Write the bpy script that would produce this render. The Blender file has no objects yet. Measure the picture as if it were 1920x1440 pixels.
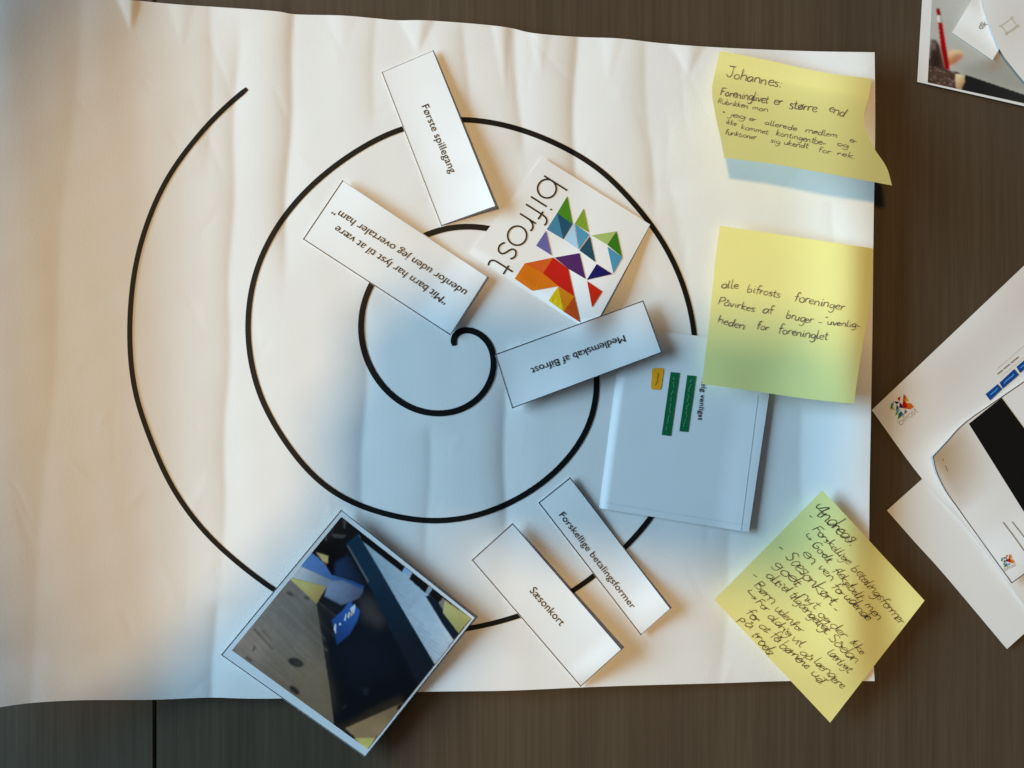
import bpy, math, random
import numpy as np
from mathutils import Vector

random.seed(7)
scene = bpy.context.scene
COL = scene.collection

# ------------------------------------------------------------------ camera, world, lamps, exposure
S = 1.0 / 3800.0            # metres on the table per photo pixel
H = 0.42                    # height of the lens above the table
cam_d = bpy.data.cameras.new('camera')
cam = bpy.data.objects.new('camera', cam_d)
COL.objects.link(cam)
cam.location = (0, 0, H)
cam.rotation_euler = (0, 0, 0)
cam_d.sensor_width = 36
cam_d.lens = 36 * H / (1920 * S)
cam_d.clip_start = 0.004
cam_d.clip_end = 50
scene.camera = cam

world = bpy.data.worlds.new('World')
scene.world = world
world.use_nodes = True
world.node_tree.nodes['Background'].inputs[0].default_value = (0.80, 0.88, 1.0, 1)
world.node_tree.nodes['Background'].inputs[1].default_value = 0.10

def look_at(o, target):
    o.rotation_euler = (Vector(target) - o.location).to_track_quat('-Z', 'Y').to_euler()

# daylight window of the room, to the left
wd = bpy.data.lights.new('window_light', 'AREA')
wd.shape = 'RECTANGLE'; wd.size = 2.7; wd.size_y = 1.05
wd.energy = 230.0
wd.color = (0.45, 0.755, 1.0)
win = bpy.data.objects.new('window_light', wd); COL.objects.link(win)
win.location = (-3.1, 0.50, 1.08); look_at(win, (0, 0, 0))
# warm bulb of the hanging lamp over the table
LAMP = Vector((-0.30, 0.10, 1.3))
sd = bpy.data.lights.new('ceiling_lamp_light', 'SPOT')
sd.energy = 36.0
sd.color = (1.0, 0.615, 0.21)
sd.shadow_soft_size = 0.038
sd.spot_size = math.radians(29.6); sd.spot_blend = 0.42
spot = bpy.data.objects.new('ceiling_lamp_light', sd); COL.objects.link(spot)
spot.location = LAMP; look_at(spot, (0.045, 0.006, 0))

scene.cycles.caustics_reflective = False
scene.cycles.sample_clamp_indirect = 4.0
vs = scene.view_settings
scene.display_settings.display_device = 'sRGB'
vs.view_transform = 'Standard'; vs.look = 'None'; vs.exposure = 0; vs.gamma = 1
vs.use_curve_mapping = False

# ------------------------------------------------------------------ helpers
def lin(c):
    c = c / 255.0
    return c / 12.92 if c <= 0.04045 else ((c + 0.055) / 1.055) ** 2.4
def srgb(r, g, b, gain=1.0):
    return (min(1, lin(r) * gain), min(1, lin(g) * gain), min(1, lin(b) * gain), 1)

def mat_plain(name, col, rough=0.6, spec=0.3):
    m = bpy.data.materials.new(name); m.use_nodes = True
    b = m.node_tree.nodes['Principled BSDF']
    b.inputs['Base Color'].default_value = col
    b.inputs['Roughness'].default_value = rough
    b.inputs['Specular IOR Level'].default_value = spec
    return m

def mat_paper(name, col, var=0.03, bump=0.12, rough=0.62, scale=900.0, translucent=0.0, spec=0.25):
    """fibre paper: faint mottling and a fine bump"""
    m = bpy.data.materials.new(name); m.use_nodes = True
    nt = m.node_tree; b = nt.nodes['Principled BSDF']
    b.inputs['Roughness'].default_value = rough
    b.inputs['Specular IOR Level'].default_value = spec
    tc = nt.nodes.new('ShaderNodeTexCoord')
    n1 = nt.nodes.new('ShaderNodeTexNoise'); n1.inputs['Scale'].default_value = 38; n1.inputs['Detail'].default_value = 5
    n2 = nt.nodes.new('ShaderNodeTexNoise'); n2.inputs['Scale'].default_value = scale; n2.inputs['Detail'].default_value = 3
    ramp = nt.nodes.new('ShaderNodeMix'); ramp.data_type = 'RGBA'
    ramp.inputs[6].default_value = (col[0] * (1 - var), col[1] * (1 - var), col[2] * (1 - var * 1.4), 1)
    ramp.inputs[7].default_value = (min(1, col[0] * (1 + var)), min(1, col[1] * (1 + var)), min(1, col[2] * (1 + var)), 1)
    bp = nt.nodes.new('ShaderNodeBump'); bp.inputs['Strength'].default_value = bump; bp.inputs['Distance'].default_value = 0.0004
    nt.links.new(tc.outputs['Object'], n1.inputs['Vector'])
    nt.links.new(tc.outputs['Object'], n2.inputs['Vector'])
    nt.links.new(n1.outputs['Fac'], ramp.inputs[0])
    nt.links.new(ramp.outputs[2], b.inputs['Base Color'])
    nt.links.new(n2.outputs['Fac'], bp.inputs['Height'])
    nt.links.new(bp.outputs['Normal'], b.inputs['Normal'])
    if translucent > 0:
        tr = nt.nodes.new('ShaderNodeBsdfTranslucent')
        mix = nt.nodes.new('ShaderNodeMixShader'); mix.inputs[0].default_value = translucent
        out = nt.nodes['Material Output']
        nt.links.new(ramp.outputs[2], tr.inputs['Color'])
        nt.links.new(b.outputs[0], mix.inputs[1]); nt.links.new(tr.outputs[0], mix.inputs[2])
        nt.links.new(mix.outputs[0], out.inputs['Surface'])
    return m

def mat_ink(name, col, rough=0.5, wear=0.25):
    """printed or pen ink with slight unevenness"""
    m = bpy.data.materials.new(name); m.use_nodes = True
    nt = m.node_tree; b = nt.nodes['Principled BSDF']
    b.inputs['Roughness'].default_value = rough
    b.inputs['Specular IOR Level'].default_value = 0.15
    tc = nt.nodes.new('ShaderNodeTexCoord')
    n = nt.nodes.new('ShaderNodeTexNoise'); n.inputs['Scale'].default_value = 420; n.inputs['Detail'].default_value = 4
    mx = nt.nodes.new('ShaderNodeMix'); mx.data_type = 'RGBA'
    mx.inputs[6].default_value = col
    mx.inputs[7].default_value = tuple(min(1, c + wear * (0.5 * c + 0.012)) for c in col[:3]) + (1,)
    nt.links.new(tc.outputs['Object'], n.inputs['Vector'])
    nt.links.new(n.outputs['Fac'], mx.inputs[0])
    nt.links.new(mx.outputs[2], b.inputs['Base Color'])
    return m

def P(px, py, z):
    """photo pixel at height z above the table -> world point (arrays allowed)"""
    f = (H - z) / H
    return np.stack([(px - 960) * S * f, (720 - py) * S * f, z + 0 * px], axis=-1)

def smooth01(t):
    t = np.clip(t, 0, 1)
    return t * t * (3 - 2 * t)

def catmull(pts, n=8, closed=False):
    pts = [np.array(p, float) for p in pts]
    if len(pts) < 3 and not closed:
        out = [pts[0] + (pts[-1] - pts[0]) * i / n for i in range(n + 1)]
        return np.array(out)
    out = []
    m = len(pts)
    for i in range(m if closed else m - 1):
        p1, p2 = pts[i], pts[(i + 1) % m]
        p0 = pts[i - 1] if (i > 0 or closed) else 2 * p1 - p2
        p3 = pts[(i + 2) % m] if (i + 2 < m or closed) else 2 * p2 - p1
        for k in range(n):
            t = k / n
            out.append(0.5 * ((2 * p1) + (-p0 + p2) * t + (2 * p0 - 5 * p1 + 4 * p2 - p3) * t * t + (-p0 + 3 * p1 - 3 * p2 + p3) * t ** 3))
    if not closed:
        out.append(pts[-1])
    return np.array(out)

def resample(poly, n):
    poly = np.array(poly, float)
    d = np.r_[0, np.cumsum(np.hypot(*np.diff(poly, axis=0).T))]
    s = np.linspace(0, d[-1], n)
    return np.stack([np.interp(s, d, poly[:, 0]), np.interp(s, d, poly[:, 1])], axis=-1)

def inv_bilinear(c, px, py, it=8):
    A, B, C, D = [np.array(q, float) for q in c]
    u = np.full(np.shape(px), 0.5); v = np.full(np.shape(px), 0.5)
    for _ in range(it):
        x = (1-u)*(1-v)*A[0] + u*(1-v)*B[0] + u*v*C[0] + (1-u)*v*D[0] - px
        y = (1-u)*(1-v)*A[1] + u*(1-v)*B[1] + u*v*C[1] + (1-u)*v*D[1] - py
        xu = (1-v)*(B[0]-A[0]) + v*(C[0]-D[0]); xv = (1-u)*(D[0]-A[0]) + u*(C[0]-B[0])
        yu = (1-v)*(B[1]-A[1]) + v*(C[1]-D[1]); yv = (1-u)*(D[1]-A[1]) + u*(C[1]-B[1])
        det = xu * yv - xv * yu
        det = np.where(np.abs(det) < 1e-6, 1e-6, det)
        u = np.clip(u - (x * yv - y * xv) / det, -0.6, 1.6)
        v = np.clip(v - (xu * y - yu * x) / det, -0.6, 1.6)
    return u, v

def inside(poly, px, py):
    r = np.zeros(px.shape, bool)
    n = len(poly)
    for i in range(n):
        x1, y1 = poly[i]; x2, y2 = poly[(i + 1) % n]
        if y1 == y2: continue
        c = ((y1 > py) != (y2 > py)) & (px < (x2 - x1) * (py - y1) / (y2 - y1) + x1)
        r ^= c
    return r

# height of whatever lies on top, in photo-pixel space
GX = np.arange(-360, 2400, 4.0); GY = np.arange(-300, 1760, 4.0)
GPX, GPY = np.meshgrid(GX, GY)
TOP = np.zeros(GPX.shape)

def blur(a, sig):
    r = int(sig * 3) + 1
    k = np.exp(-0.5 * (np.arange(-r, r + 1) / sig) ** 2); k /= k.sum()
    p = np.pad(a, r, mode='edge')
    p = np.apply_along_axis(lambda m: np.convolve(m, k, 'valid'), 0, p)
    return np.apply_along_axis(lambda m: np.convolve(m, k, 'valid'), 1, p)

def sample_grid(g, px, py):
    fx = np.clip((px - GX[0]) / 4.0, 0, len(GX) - 1.001); fy = np.clip((py - GY[0]) / 4.0, 0, len(GY) - 1.001)
    ix = fx.astype(int); iy = fy.astype(int); fx = fx - ix; fy = fy - iy
    return (g[iy, ix]*(1-fx)*(1-fy) + g[iy, ix+1]*fx*(1-fy) + g[iy+1, ix]*(1-fx)*fy + g[iy+1, ix+1]*fx*fy)

def mesh_obj(name, verts, faces, mats, parent=None, face_mat=None, smooth=False):
    me = bpy.data.meshes.new(name)
    me.from_pydata([tuple(v) for v in verts], [], [tuple(f) for f in faces])
    for m in (mats if isinstance(mats, (list, tuple)) else [mats]):
        me.materials.append(m)
    if face_mat is not None:
        me.polygons.foreach_set('material_index', np.array(face_mat, dtype=np.int32))
    me.polygons.foreach_set('use_smooth', np.full(len(me.polygons), smooth))
    me.update()
    o = bpy.data.objects.new(name, me); COL.objects.link(o)
    if parent is not None:
        o.parent = parent
    return o

def tag(o, label=None, cat=None, group=None, kind=None):
    if label: o['label'] = label
    if cat: o['category'] = cat
    if group: o['group'] = group
    if kind: o['kind'] = kind
    return o

class Sheet:
    """a sheet of paper lying on whatever is below it; edges in photo pixels"""
    def __init__(self, name, label, cat, corners, mat, lift=None, edges=None, nu=40, nv=40,
                 sig=10.0, thick=0.0002, group=None, height=None):
        global TOP
        self.c = corners; self.lift = lift; self.name = name
        A, B, C, D = corners
        e = edges or {}
        top = resample(catmull(e.get('top', [A, B])), nu + 1)
        bot = resample(catmull(e.get('bottom', [D, C])), nu + 1)
        lef = resample(catmull(e.get('left', [A, D])), nv + 1)
        rig = resample(catmull(e.get('right', [B, C])), nv + 1)
        self.top, self.bot, self.lef, self.rig = top, bot, lef, rig
        poly = np.concatenate([top, rig[1:], bot[::-1][1:], lef[::-1][1:-1]])
        self.poly = poly
        ins = inside(poly, GPX, GPY)
        if height is not None:
            self.height = height
        else:
            bl = blur(TOP, sig)
            off = float((TOP - bl)[ins].max()) + 0.0003
            self.height = lambda px, py: sample_grid(bl, px, py) + off
        u = np.linspace(0, 1, nu + 1)[None, :, None]; v = np.linspace(0, 1, nv + 1)[:, None, None]
        A_, B_, C_, D_ = [np.array(q, float) for q in (top[0], top[-1], bot[-1], bot[0])]
        g = ((1-v)*top[None] + v*bot[None] + (1-u)*lef[:, None] + u*rig[:, None]
             - ((1-u)*(1-v)*A_ + u*(1-v)*B_ + u*v*C_ + (1-u)*v*D_))
        gx, gy = g[..., 0], g[..., 1]
        z = self.z(gx, gy)
        up = P(gx, gy, z); dn = P(gx, gy, z - thick)
        self.origin = P(np.array(gx.mean()), np.array(gy.mean()), np.array(z.min()))
        nV = (nu + 1) * (nv + 1)
        verts = np.concatenate([up.reshape(-1, 3), dn.reshape(-1, 3)]) - self.origin
        ii = np.arange((nv) * (nu)); r = ii // nu; c = ii % nu
        a = r * (nu + 1) + c
        f1 = np.stack([a, a + nu + 1, a + nu + 2, a + 1], -1)
        f2 = f1[:, ::-1] + nV
        ring = ([i for i in range(nu + 1)] + [k * (nu + 1) + nu for k in range(1, nv + 1)]
                + [nv * (nu + 1) + i for i in range(nu - 1, -1, -1)] + [k * (nu + 1) for k in range(nv - 1, 0, -1)])
        f3 = [(ring[k], ring[(k + 1) % len(ring)], ring[(k + 1) % len(ring)] + nV, ring[k] + nV) for k in range(len(ring))]
        faces = [tuple(x) for x in f1] + [tuple(x) for x in f2] + f3
        self.obj = mesh_obj(name, verts, faces, mat, smooth=True)
        sm = np.ones(len(faces), bool); sm[len(f1) + len(f2):] = False
        # keep the cut edges crisp
        me = self.obj.data
        me.polygons.foreach_set('use_smooth', sm)
        try:
            se = me.attributes.new('sharp_edge', 'BOOLEAN', 'EDGE')
            rs = set(ring) | set(x + nV for x in ring)
            vals = np.zeros(len(me.edges), bool)
            ev = np.zeros(len(me.edges) * 2, dtype=np.int32); me.edges.foreach_get('vertices', ev); ev = ev.reshape(-1, 2)
            rsa = np.zeros(2 * nV, bool); rsa[list(rs)] = True
            vals = rsa[ev[:, 0]] & rsa[ev[:, 1]]
            se.data.foreach_set('value', vals)
        except Exception:
            pass
        self.obj.location = tuple(self.origin)
        tag(self.obj, label, cat, group)
        zz = self.z(GPX[ins], GPY[ins])
        TOP[ins] = np.maximum(TOP[ins], zz)

    def z(self, px, py):
        h = self.height(px, py)
        if self.lift is not None:
            u, v = inv_bilinear(self.c, px, py)
            h = h + self.lift(np.clip(u, 0, 1), np.clip(v, 0, 1))
        return h

    def at(self, pts, eps=0.00018):
        pts = np.array(pts, float)
        return P(pts[:, 0], pts[:, 1], self.z(pts[:, 0], pts[:, 1]) + eps) - self.origin

    # ---- marks on the sheet
    def part(self, name, pts, faces, mats, eps=0.00018, face_mat=None, label=None, parent=None):
        o = mesh_obj(name, self.at(pts, eps), faces, mats, parent or self.obj, face_mat)
        if label: o['label'] = label
        return o

    def ribbons(self, name, lines, mat, eps=0.00018, label=None, parent=None):
        """lines: list of (points Nx2, width px or array)"""
        V, F = [], []
        for pts, w in lines:
            pts = np.array(pts, float)
            if len(pts) < 2: continue
            d = np.gradient(pts, axis=0); n = np.hypot(d[:, 0], d[:, 1]); n[n == 0] = 1
            nn = np.stack([-d[:, 1] / n, d[:, 0] / n], -1)
            w = np.broadcast_to(np.asarray(w, float), (len(pts),))[:, None]
            b = len(V)
            for l, r in zip(pts - nn * w / 2, pts + nn * w / 2):
                V.append(l); V.append(r)
            for i in range(len(pts) - 1):
                F.append((b + 2*i, b + 2*i + 1, b + 2*i + 3, b + 2*i + 2))
        return self.part(name, V, F, mat, eps, label=label, parent=parent)

    def border(self, mat, widths=(1.5, 1.5, 1.5, 1.5), inset=1.0, name='printed_border'):
        cen = self.poly.mean(axis=0)
        L = []
        for e, w in zip((self.top, self.rig, self.bot, self.lef), widths):
            if w <= 0: continue
            e = resample(e, 40)
            d = e[-1] - e[0]; n = np.array([-d[1], d[0]]) / np.hypot(*d)
            if np.dot(cen - e[20], n) < 0: n = -n
            L.append((e + n * inset, w))
        return self.ribbons(name, L, mat, 0.00012)

    def polys(self, name, plist, mats, eps=0.00018, label=None, parent=None, step=0.00002, sub=0):
        """plist: (points, material index); later ones lie a hair higher"""
        import bmesh
        bm = bmesh.new()
        lay = bm.verts.layers.float.new('lift')
        for k, (pts, mi) in enumerate(plist):
            vs_ = []
            for p in pts:
                v = bm.verts.new((float(p[0]), float(p[1]), 0)); v[lay] = k; vs_.append(v)
            f = bm.faces.new(vs_); f.material_index = mi
        bmesh.ops.triangulate(bm, faces=bm.faces[:])
        xs = [v.co.x for v in bm.verts]; ys = [v.co.y for v in bm.verts]
        for ax, lo, hi in ((0, min(xs), max(xs)), (1, min(ys), max(ys))):
            c = math.floor(lo / 9.0) * 9.0 + 9.0
            while c < hi:      # cut along a grid so the print follows the sheet
                nrm = (1, 0, 0) if ax == 0 else (0, 1, 0); co = (c, 0, 0) if ax == 0 else (0, c, 0)
                bmesh.ops.bisect_plane(bm, geom=bm.verts[:] + bm.edges[:] + bm.faces[:], dist=1e-4, plane_co=co, plane_no=nrm)
                c += 9.0
        # one layer number per face, so each polygon stays flat on its own level
        V = np.array([v.co[:2] for v in bm.verts]); E = eps + step * np.array([round(v[lay]) for v in bm.verts])
        w = P(V[:, 0], V[:, 1], self.z(V[:, 0], V[:, 1]) + E) - self.origin
        for v, q in zip(bm.verts, w): v.co = q
        bm.normal_update()
        for f in bm.faces:
            if f.normal.z < 0: f.normal_flip()
        me = bpy.data.meshes.new(name); bm.to_mesh(me); bm.free()
        for m in mats: me.materials.append(m)
        o = bpy.data.objects.new(name, me); COL.objects.link(o); o.parent = parent or self.obj
        if label: o['label'] = label
        return o

    def picture(self, name, quad, layers, n=220, grain=0.05, soft=0.8, seed=1, rough=0.3):
        """a printed photograph: one colour per printed dot, from layered areas"""
        A, B, C, D = [np.array(q, float) for q in quad]
        u, v = np.meshgrid(np.linspace(0, 1, n), np.linspace(0, 1, n))
        X = (1-u)*(1-v)*A[0] + u*(1-v)*B[0] + u*v*C[0] + (1-u)*v*D[0]
        Y = (1-u)*(1-v)*A[1] + u*(1-v)*B[1] + u*v*C[1] + (1-u)*v*D[1]
        img = np.zeros((n, n, 3))
        for ly in layers:
            pts, c0 = ly['p'], np.array(ly['c'][:3])
            m = inside(pts, X, Y).astype(float)
            m = blur(m, ly.get('soft', soft)) * ly.get('a', 1.0)
            if 'c2' in ly:
                q0, q1 = np.array(ly['g0'], float), np.array(ly['g1'], float)
                dd = q1 - q0
                t = smooth01(((X - q0[0]) * dd[0] + (Y - q0[1]) * dd[1]) / (dd @ dd))[..., None]
                col = c0 * (1 - t) + np.array(ly['c2'][:3]) * t
            else:
                col = c0
            img = img * (1 - m[..., None]) + col * m[..., None]
        r = np.random.RandomState(seed)
        g = 1 + grain * r.randn(n, n)[..., None] * .6
        g = g * (1 + 2.2 * grain * blur(r.randn(n, n), 3.0)[..., None] * 3) * (1 + 3 * grain * blur(r.randn(n, n), 10.0)[..., None] * 8)
        img = np.clip(img * g, 0.001, 0.95)
        pts = np.stack([X.ravel(), Y.ravel()], -1)
        ii = np.arange((n - 1) * (n - 1)); rr_ = ii // (n - 1); cc = ii % (n - 1); a = rr_ * n + cc
        F = np.stack([a, a + n, a + n + 1, a + 1], -1)
        me = bpy.data.meshes.new(name)
        me.from_pydata(self.at(pts, 0.00016).tolist(), [], F.tolist())
        at = me.color_attributes.new('dots', 'FLOAT_COLOR', 'POINT')
        at.data.foreach_set('color', np.concatenate([img.reshape(-1, 3), np.ones((n * n, 1))], 1).astype(np.float32).ravel())
        m = bpy.data.materials.new('photo_print_surface'); m.use_nodes = True
        b = m.node_tree.nodes['Principled BSDF']; b.inputs['Roughness'].default_value = rough; b.inputs['Specular IOR Level'].default_value = 0.3
        an = m.node_tree.nodes.new('ShaderNodeAttribute'); an.attribute_name = 'dots'
        m.node_tree.links.new(an.outputs['Color'], b.inputs['Base Color'])
        me.materials.append(m)
        me.polygons.foreach_set('use_smooth', np.ones(len(me.polygons), bool))
        o = bpy.data.objects.new(name, me); COL.objects.link(o); o.parent = self.obj
        return o

    def text(self, name, s, p0, p1, cap, mat, shear=0.0, bold=0.0, eps=0.0002, parent=None):
        """set type from baseline start p0 to baseline end p1 (photo pixels), capital height cap px"""
        cu = bpy.data.curves.new(name, 'FONT'); cu.body = s; cu.size = 1.0; cu.shear = shear
        cu.resolution_u = 4; cu.offset = bold
        t = bpy.data.objects.new('tmp', cu); COL.objects.link(t)
        dg = bpy.context.evaluated_depsgraph_get()
        me = bpy.data.meshes.new_from_object(t.evaluated_get(dg))
        co = np.zeros(len(me.vertices) * 3); me.vertices.foreach_get('co', co); co = co.reshape(-1, 3)
        faces = [tuple(p.vertices) for p in me.polygons]
        bpy.data.objects.remove(t); bpy.data.meshes.remove(me); bpy.data.curves.remove(cu)
        p0 = np.array(p0, float); p1 = np.array(p1, float)
        L = np.hypot(*(p1 - p0)); d = (p1 - p0) / L; up = np.array([d[1], -d[0]])
        x = (co[:, 0] - co[:, 0].min()) / (co[:, 0].max() - co[:, 0].min()) * L
        y = co[:, 1] / 0.729 * cap
        pts = p0 + x[:, None] * d + y[:, None] * up
        return self.part(name, pts, faces, mat, eps, parent=parent)

# ------------------------------------------------------------------ handwriting: single-stroke letters (x-height 1)
G = {
 'a': (1.0, [[(.85,.85),(.5,1),(.1,.6),(.2,.08),(.55,.05),(.85,.55),(.85,.95),(.85,.3),(1,.0)]]),
 'b': (1.0, [[(.1,2.0),(.1,.9),(.12,.05),(.55,0),(.85,.45),(.6,.95),(.12,.65)]]),
 'c': (.8, [[(.8,.85),(.45,1),(.1,.5),(.35,.02),(.8,.18)]]),
 'd': (1.05, [[(.85,.8),(.45,1),(.1,.5),(.4,0),(.8,.4),(.9,2.0),(.88,.4),(1,.0)]]),
 'e': (.85, [[(.12,.48),(.7,.6),(.6,.97),(.2,.8),(.12,.3),(.45,0),(.85,.2)]]),
 'f': (.75, [[(.85,1.75),(.6,2.0),(.38,1.6),(.35,.6),(.3,-.15)],[(.05,.95),(.75,1.05)]]),
 'g': (1.0, [[(.85,.85),(.45,1),(.1,.55),(.4,.08),(.8,.5),(.88,.9),(.85,-.4),(.5,-.85),(.1,-.6)]]),
 'h': (1.0, [[(.12,2.0),(.12,.0)],[(.12,.6),(.5,1),(.8,.75),(.82,.2),(.95,0)]]),
 'i': (.45, [[(.2,.95),(.2,.2),(.4,.0)],[(.2,1.35),(.26,1.42)]]),
 'j': (.5, [[(.35,.95),(.35,-.4),(.1,-.8),(-.15,-.6)],[(.35,1.35),(.4,1.42)]]),
 'k': (.9, [[(.12,1.9),(.12,0)],[(.75,1.0),(.15,.5),(.85,.0)]]),
 'l': (.5, [[(.15,1.95),(.15,.4),(.25,.02),(.5,.1)]]),
 'm': (1.5, [[(.1,.95),(.12,0)],[(.12,.6),(.42,1),(.65,.7),(.65,0)],[(.65,.6),(.98,1),(1.22,.7),(1.24,.1),(1.4,.02)]]),
 'n': (1.0, [[(.12,.95),(.12,0)],[(.12,.6),(.5,1),(.78,.7),(.8,.1),(.95,.02)]]),
 'o': (.95, [[(.5,1),(.12,.6),(.3,.03),(.72,.1),(.82,.65),(.5,1)]]),
 'p': (1.0, [[(.12,1.0),(.12,-.85)],[(.12,.7),(.5,1),(.85,.6),(.55,.05),(.14,.2)]]),
 'r': (.7, [[(.12,.95),(.12,0)],[(.12,.55),(.35,.92),(.68,.9)]]),
 's': (.75, [[(.7,.9),(.35,1),(.15,.75),(.6,.35),(.5,.02),(.08,.1)]]),
 't': (.65, [[(.3,1.6),(.28,.3),(.42,.0),(.65,.12)],[(.02,1.0),(.62,1.05)]]),
 'u': (1.0, [[(.1,.95),(.15,.2),(.45,0),(.78,.4),(.82,.95),(.8,.2),(.98,.0)]]),
 'v': (.85, [[(.08,.95),(.4,.0),(.78,.95)]]),
 'y': (.9, [[(.1,.95),(.2,.35),(.5,.25),(.8,.9)],[(.8,.95),(.6,-.3),(.2,-.8)]]),
 'æ': (1.45, [[(.65,.85),(.4,1),(.1,.5),(.35,.02),(.68,.5),(.7,.9),(.7,.5),(1.2,.6),(1.1,.97),(.8,.8),(.78,.2),(1.05,0),(1.4,.2)]]),
 'ø': (.95, [[(.5,1),(.12,.6),(.3,.03),(.72,.1),(.82,.65),(.5,1)],[(.05,-.15),(.9,1.15)]]),
 'å': (1.0, [[(.85,.85),(.5,1),(.1,.6),(.2,.08),(.55,.05),(.85,.55),(.85,.95),(.85,.3),(1,.0)],[(.45,1.5),(.6,1.4),(.5,1.25),(.38,1.38),(.47,1.5)]]),
 'A': (1.3, [[(-.1,1.5),(-.2,1.1),(.05,.75),(.35,1.0),(.6,1.5),(.95,1.95),(.85,1.0),(.95,.05),(1.2,.15)],[(.35,.75),(.95,.85)]]),
 'B': (1.1, [[(.12,1.8),(.12,0)],[(.1,1.75),(.7,1.7),(.75,1.2),(.2,.95),(.85,.75),(.85,.15),(.12,.02)]]),
 'F': (1.0, [[(.15,1.8),(.12,0)],[(.1,1.75),(.95,1.85)],[(.12,1.0),(.75,1.05)]]),
 'G': (1.1, [[(.95,1.6),(.5,1.85),(.1,1.0),(.4,.05),(.9,.3),(.95,.8),(.55,.8)]]),
 'J': (1.1, [[(.1,1.85),(1.05,1.95)],[(.7,1.9),(.72,.4),(.4,-.05),(.05,.35)]]),
 'P': (1.0, [[(.15,1.8),(.12,0)],[(.1,1.7),(.65,1.85),(.9,1.4),(.6,.95),(.15,.9)]]),
 'R': (1.1, [[(.12,1.8),(.12,0)],[(.1,1.7),(.65,1.85),(.85,1.4),(.55,.95),(.15,.9),(.5,.85),(1.0,0)]]),
 'S': (1.0, [[(.9,1.6),(.5,1.85),(.15,1.4),(.75,.7),(.6,.05),(.05,.2)]]),
 '.': (.4, [[(.15,.0),(.22,.06)]]),
 ',': (.4, [[(.2,.08),(.1,-.25)]]),
 ':': (.5, [[(.2,.1),(.27,.16)],[(.25,.8),(.32,.86)]]),
 '-': (.8, [[(.1,.5),(.65,.55)]]),
 '+': (.9, [[(.1,.5),(.75,.55)],[(.42,.9),(.42,.15)]]),
 '"': (.5, [[(.12,1.8),(.1,1.4)],[(.32,1.8),(.3,1.4)]]),
 '>': (1.2, [[(.15,1.2),(.1,.5),(.5,.35),(.95,.4)],[(.7,.75),(1.0,.4),(.7,.05)]]),
 ' ': (.7, []),
}
def hand(word, p0, p1, xh, w=1.9, slant=0.12, jit=0.07, rng=random, join=False):
    """strokes for one written word from baseline start to baseline end"""
    x = 0.0; strokes = []
    for ch in word:
        adv, st = G[ch]
        dy = rng.uniform(-jit, jit); sc = 1 + rng.uniform(-jit, jit)
        for k, s in enumerate(st):
            strokes.append([(x + px_ * sc + rng.uniform(-.025, .025) * (1 + 4 * jit), (py_ + dy) * sc + rng.uniform(-.03, .03) * (1 + 4 * jit)) for px_, py_ in s])
            if join and k == 0 and len(strokes) > 1 and ch.islower() and strokes[-2][-1][0] > x - .5:
                a, b = strokes[-2][-1], strokes[-1][0]
                strokes.append([a, ((a[0] + b[0]) / 2, min(a[1], b[1]) * .6 + .1), b])
                strokes[-1], strokes[-2] = strokes[-2], strokes[-1]
        x += adv * (0.92 if join else 1.0)
    p0 = np.array(p0, float); p1 = np.array(p1, float)
    L = np.hypot(*(p1 - p0)); d = (p1 - p0) / L; up = np.array([d[1], -d[0]])
    kx = L / max(x, .3)
    out = []
    for s in strokes:
        c = catmull(s, 6)
        c = p0 + (c[:, :1] * kx + c[:, 1:] * slant * xh) * d + c[:, 1:] * xh * up
        n = len(c)
        ww = w * (0.62 + 0.62 * np.sin(np.linspace(0.25, 2.95, n) + rng.uniform(-.3, .3)) * rng.uniform(.5, 1.25))
        out.append((c, ww))
    return out

# ------------------------------------------------------------------ materials
ILL_LIT = (0.80, 0.76, 0.71)
def pcol(r, g, b, ill=ILL_LIT):
    return tuple(min(.95, max(.002, lin(c) / i)) for c, i in zip((r, g, b), ill)) + (1,)
ILL_DAY = (0.42, 0.54, 0.64)     # the part of the table the hanging lamp does not reach

M_poster = mat_paper('poster_paper', (0.80, 0.785, 0.765), var=0.02, bump=0.10)
M_card = mat_paper('card_paper', (0.83, 0.825, 0.815), var=0.012, bump=0.06)
M_print = mat_paper('print_paper', (0.80, 0.80, 0.80), var=0.012, bump=0.05)
M_sticky = mat_paper('sticky_note_paper', (0.95, 0.885, 0.335), var=0.02, bump=0.06, translucent=0.07)
M_black = mat_ink('black_toner', (0.004, 0.004, 0.004, 1), rough=0.5, wear=0.2)
M_type = mat_ink('printed_type', (0.02, 0.02, 0.022, 1))
M_line = mat_ink('thin_print_line', (0.05, 0.05, 0.06, 1))
M_pen = mat_ink('ballpoint_ink', (0.085, 0.09, 0.095, 1), wear=1.0)
M_pen_dark = mat_ink('felt_pen_ink', (0.045, 0.038, 0.03, 1), wear=1.2)
M_grey = mat_ink('grey_print', (0.22, 0.22, 0.21, 1))
M_faint = mat_ink('faint_print', (0.56, 0.56, 0.55, 1))

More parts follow.
